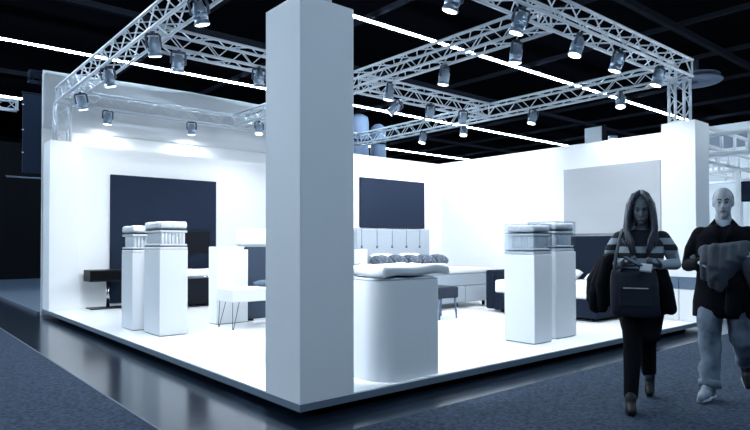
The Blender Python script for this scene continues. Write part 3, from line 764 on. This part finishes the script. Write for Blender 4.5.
mb = MB(); mb.capsule([(-.29, -.075, .98), (-.34, -.105, .86), (-.345, -.10, .74)], [.038, .042, .034], 12); mb.build('coat_sleeve', M['coat'], ct, remesh=.009, relax=2)
sct = MB(); sct.capsule([(.15, -.10, 1.06), (.175, -.13, .92), (.20, -.12, .75)], [.032, .05, .045], 12); sct.capsule([(.12, -.06, 1.04), (.145, -.09, .88), (.155, -.09, .74)], [.035, .045, .04], 12); sct.disp(.007, 11, 8)
held(tag(sct.build('scarf', M['blackcloth'], None, remesh=.009, relax=2), 'black scarf hanging below the woman\'s elbow at image right', 'scarf'))
ph = held(thing('smartphone', 'dark phone held in the woman\'s fingers', 'phone'))
pb = MB().box(-.036, .036, -.004, .004, -.07, .07, .003).build('case', M['blackgloss'], ph); pb.location = (-.055, -.365, 1.115); pb.rotation_euler = (R(-62), 0, R(64))
sb = MB().box(-.032, .032, -.0052, -.004, -.062, .062).build('display', M['phone'], ph); sb.location = pb.location; sb.rotation_euler = pb.rotation_euler
bk = MB().box(-.040, .040, -.034, .034, -.004, .004, .002)
o = held(thing('booklet', 'small pale folded booklet held between the woman\'s hands', 'booklet'))
c1 = bk.build('cover', M['booklet'], o); c1.location = (.035, -.375, 1.065); c1.rotation_euler = (R(48), R(6), R(-8))
c2 = MB().box(-.038, .038, -.032, .032, -.001, .003).build('pages', M['sole'], o); c2.location = (.035, -.372, 1.072); c2.rotation_euler = (R(48), R(6), R(-8))

# ---- man
mx, my = 3.551, -1.931; mr = facing(mx, my)
P_ = thing('person', 'man with short hair in a black coat and faded jeans walking at the right edge', 'person', (mx, my, G + .006), mr)
mb = MB(); hr = (.073, .098, .126)
P_.scale = (PS,) * 3
q = head(mb, (0, -.03, 1.575), hr, R(2))
mb.capsule([(0, .02, 1.48), (0, .02, 1.35)], [.058, .066], 14)
mb.loft([(0, .01, .78, .155, .11), (0, .01, .92, .155, .105), (0, .0, 1.05, .155, .10), (0, -.005, 1.2, .18, .115), (0, .0, 1.30, .165, .10), (0, .01, 1.355, .095, .07), (0, .015, 1.40, .062, .058)], 28)
arms_m = ((1, (.255, .02, 1.07), (.185, -.20, 1.15), (.150, -.28, 1.185)), (-1, (-.255, .03, 1.06), (-.165, -.21, 1.09), (-.125, -.28, 1.10)))
for s, el, wr_, hn in arms_m:
    mb.capsule([(.160 * s, .01, 1.30), el], [.046, .040], 14); mb.capsule([el, wr_], [.044, .028], 14)
    d = Vector(hn) - Vector(wr_) + Vector((-.05 * s, 0, 0)); hand(mb, wr_, d, (-.4 * s, -.3, -.8), 1 if s > 0 else -1, .7, 1.05)
legs_m = [[(-.09, .0, .80), (-.105, -.12, .47), (-.105, -.21, .12)], [(.09, .0, .80), (.125, -.06, .47), (.155, .30, .25)]]
for L in legs_m: mb.capsule(L, [.085, .058, .032], 16)
mb.capsule([(-.105, -.21, .10), (-.15, -.34, .05)], [.026, .020], 12); mb.capsule([(.155, .30, .24), (.164, .245, .11)], [.026, .020], 12)
mb.build('body', M['skin_m'], P_, remesh=.007, relax=2)
face_bits(P_, q, hr)
# cropped hair: skull cap behind and above the hairline
mb = MB(); mb.ell((0, .006, 1.603), (.0775, .094, .101), 28)
bmesh.ops.bisect_plane(mb.bm, geom=mb.bm.verts[:] + mb.bm.edges[:] + mb.bm.faces[:], plane_co=(0, -.06, 1.655), plane_no=(0, -.85, -.52), clear_outer=True)
bmesh.ops.holes_fill(mb.bm, edges=mb.bm.edges[:])
mb.build('hair', M['hair_m'], P_, True)
MB().loft([(0, .0, 1.30, .075, .118), (0, .01, 1.38, .075, .085), (0, .018, 1.435, .066, .068)], 24).build('shirt', M['white_shirt'], P_, True)
# coat
mb = MB()
mb.loft([(-.01, .01, .64, .225, .155), (-.01, .01, .76, .220, .155), (0, .01, .92, .205, .140), (0, .0, 1.05, .198, .132), (0, -.003, 1.2, .212, .140), (0, .0, 1.31, .215, .125), (0, .015, 1.375, .140, .098), (0, .02, 1.40, .09, .085)], 36)
for s, el, wr_, hn in arms_m: mb.capsule([(.165 * s, .01, 1.318), (.225 * s, .02, 1.19), el, tuple((Vector(el) * .06 + Vector(wr_) * .94))], [.068, .066, .060, .047], 16)
mb.disp(.006, 8, 1)
cb = mb.build('coat', M['coat'], P_, remesh=.010, relax=2)
for s in (-1, 1):
    MB().rings([[Vector(p) for p in r] for r in (
        [(.012 * s, -.145, 1.235), (.020 * s, -.150, 1.24), (.020 * s, -.135, 1.25), (.012 * s, -.132, 1.245)],
        [(.030 * s, -.125, 1.34), (.088 * s, -.128, 1.33), (.088 * s, -.108, 1.34), (.030 * s, -.105, 1.35)],
        [(.058 * s, -.07, 1.405), (.105 * s, -.068, 1.385), (.105 * s, -.05, 1.395), (.058 * s, -.05, 1.43)],
        [(.070 * s, .02, 1.44), (.108 * s, .03, 1.395), (.105 * s, .05, 1.40), (.064 * s, .045, 1.45)],
        [(.02 * s, .095, 1.45), (.03 * s, .118, 1.395), (.02 * s, .12, 1.40), (.015 * s, .09, 1.455)])]).build('lapel', M['blackcloth'], cb, True)
for z in (1.20, 1.10, 1.0): MB().ell((.012, -.143, z), (.012, .006, .012), 10).build('button', M['blackgloss'], cb, True)
# jeans
for L, r_ in ((legs_m[0], (.105, .082, .072)), (legs_m[1], (.105, .084, .070))):
    A, B, C_ = map(Vector, L)
    pts = [A, A.lerp(B, .5), B, B.lerp(C_, .35), B.lerp(C_, .7), C_, C_ + (C_ - B).normalized() * .02]
    j = MB().tube(pts, [r_[0], (r_[0] + r_[1]) / 2, r_[1], r_[1] * .93, r_[2] * 1.02, r_[2] * 1.06, r_[2]], 22)
    j.subdiv(2); j.disp(.022, 11, 6)
    jo = j.build('jeans_leg', M['jeans'], P_, True)
    dv = (C_ - B).normalized()
    MB().tube([C_ - dv * .035, C_ + dv * .025], r_[2] * 1.14, 22).build('turned_cuff', M['jeans'], jo, True)
boot(P_, (-.105, -.215, .11), (-.145, -.315, .055), (-.165, -.385, .042), (-.10, -.195, .055), M['shoe'], M['sole'], 1.08)
boot(P_, (.155, .30, .235), (.163, .245, .115), (.168, .215, .05), (.158, .33, .185), M['boot'], M['sole'], 1.08)
# bundled jacket he carries
def held_m(o):
    o.location = (mx, my, G + .006); o.rotation_euler = (0, 0, mr); o.scale = (PS,) * 3; return o
jt = held_m(thing('bundled_jacket', 'blue grey jacket bundled over the man\'s forearms', 'jacket'))
mb = MB()
for (x0, z0, x1, z1, r_, y) in ((-.12, 1.19, -.13, .98, .045, -.25), (-.06, 1.20, -.08, .92, .05, -.28), (.0, 1.19, -.03, .90, .05, -.29), (.06, 1.20, .03, .99, .05, -.29), (.12, 1.21, .08, 1.05, .05, -.27), (-.10, 1.06, .0, .93, .045, -.29)):
    mb.capsule([(x0, y + .04, z0), ((x0 + x1) / 2 + .01, y - .03, (z0 + z1) / 2), (x1, y, z1)], [r_, r_ * 1.1, r_ * .7], 12)
mb.capsule([(-.14, -.20, 1.18), (.15, -.22, 1.22)], [.045, .045], 12); mb.disp(.012, 12, 3)
mb.build('jacket_body', M['jacket'], jt, remesh=.009, relax=1)
mb = MB(); mb.capsule([(.13, -.27, 1.16), (.16, -.31, 1.04), (.20, -.30, .90)], [.042, .045, .036], 12); mb.disp(.006, 12, 3); mb.build('jacket_sleeve', M['jacket'], jt, remesh=.009, relax=1)
kt = MB(); kt.capsule([(.05, -.22, 1.08), (.09, -.27, .92), (.06, -.24, .72)], [.05, .075, .06], 12); kt.capsule([(.16, -.20, 1.05), (.20, -.24, .88), (.20, -.21, .70)], [.05, .075, .06], 12); kt.disp(.008, 10, 3)
held_m(tag(kt.build('dark_jacket', M['blackcloth'], None, remesh=.010, relax=2), 'black jacket hanging below the bundled blue grey one on the man\'s arms', 'jacket'))

# ------------------------------------------------------------------ overall size: bring the stand to 2.95 m high columns
K = .87
for o in list(sc.objects):
    if o.parent is None: o.location = o.location * K; o.scale = o.scale * K
for l in bpy.data.lights: l.energy *= K * K; l.shadow_soft_size *= K

# ------------------------------------------------------------------ camera and view
cam = bpy.data.cameras.new('camera'); co = bpy.data.objects.new('camera', cam); COL.objects.link(co)
yaw, pitch, roll = .869039546, .0158044886, -.00148291749
fw = Vector((math.cos(yaw) * math.cos(pitch), math.sin(yaw) * math.cos(pitch), math.sin(pitch)))
rt = Vector((math.sin(yaw), -math.cos(yaw), 0)); up = rt.cross(fw)
r2 = rt * math.cos(roll) + up * math.sin(roll); u2 = up * math.cos(roll) - rt * math.sin(roll)
mw = Matrix((r2, u2, -fw)).transposed().to_4x4(); mw.translation = Vector((-2.69582595, -4.1437135, 1.30217528)) * K
co.matrix_world = mw
cam.sensor_width = 36; cam.lens = 596.730807 / 750 * 36; cam.shift_y = 20 / 750; cam.clip_end = 300
sc.camera = co
w = bpy.data.worlds.new('world'); sc.world = w; w.use_nodes = True
w.node_tree.nodes['Background'].inputs[0].default_value = (.3, .45, .7, 1); w.node_tree.nodes['Background'].inputs[1].default_value = .02
sc.view_settings.view_transform = 'Standard'; sc.view_settings.look = 'None'; sc.view_settings.gamma = 1; sc.view_settings.use_curve_mapping = False
sc.view_settings.exposure = 0.
sc.cycles.use_denoising = True
sc.cycles.max_bounces = 8; sc.cycles.diffuse_bounces = 4; sc.cycles.sample_clamp_indirect = 6.
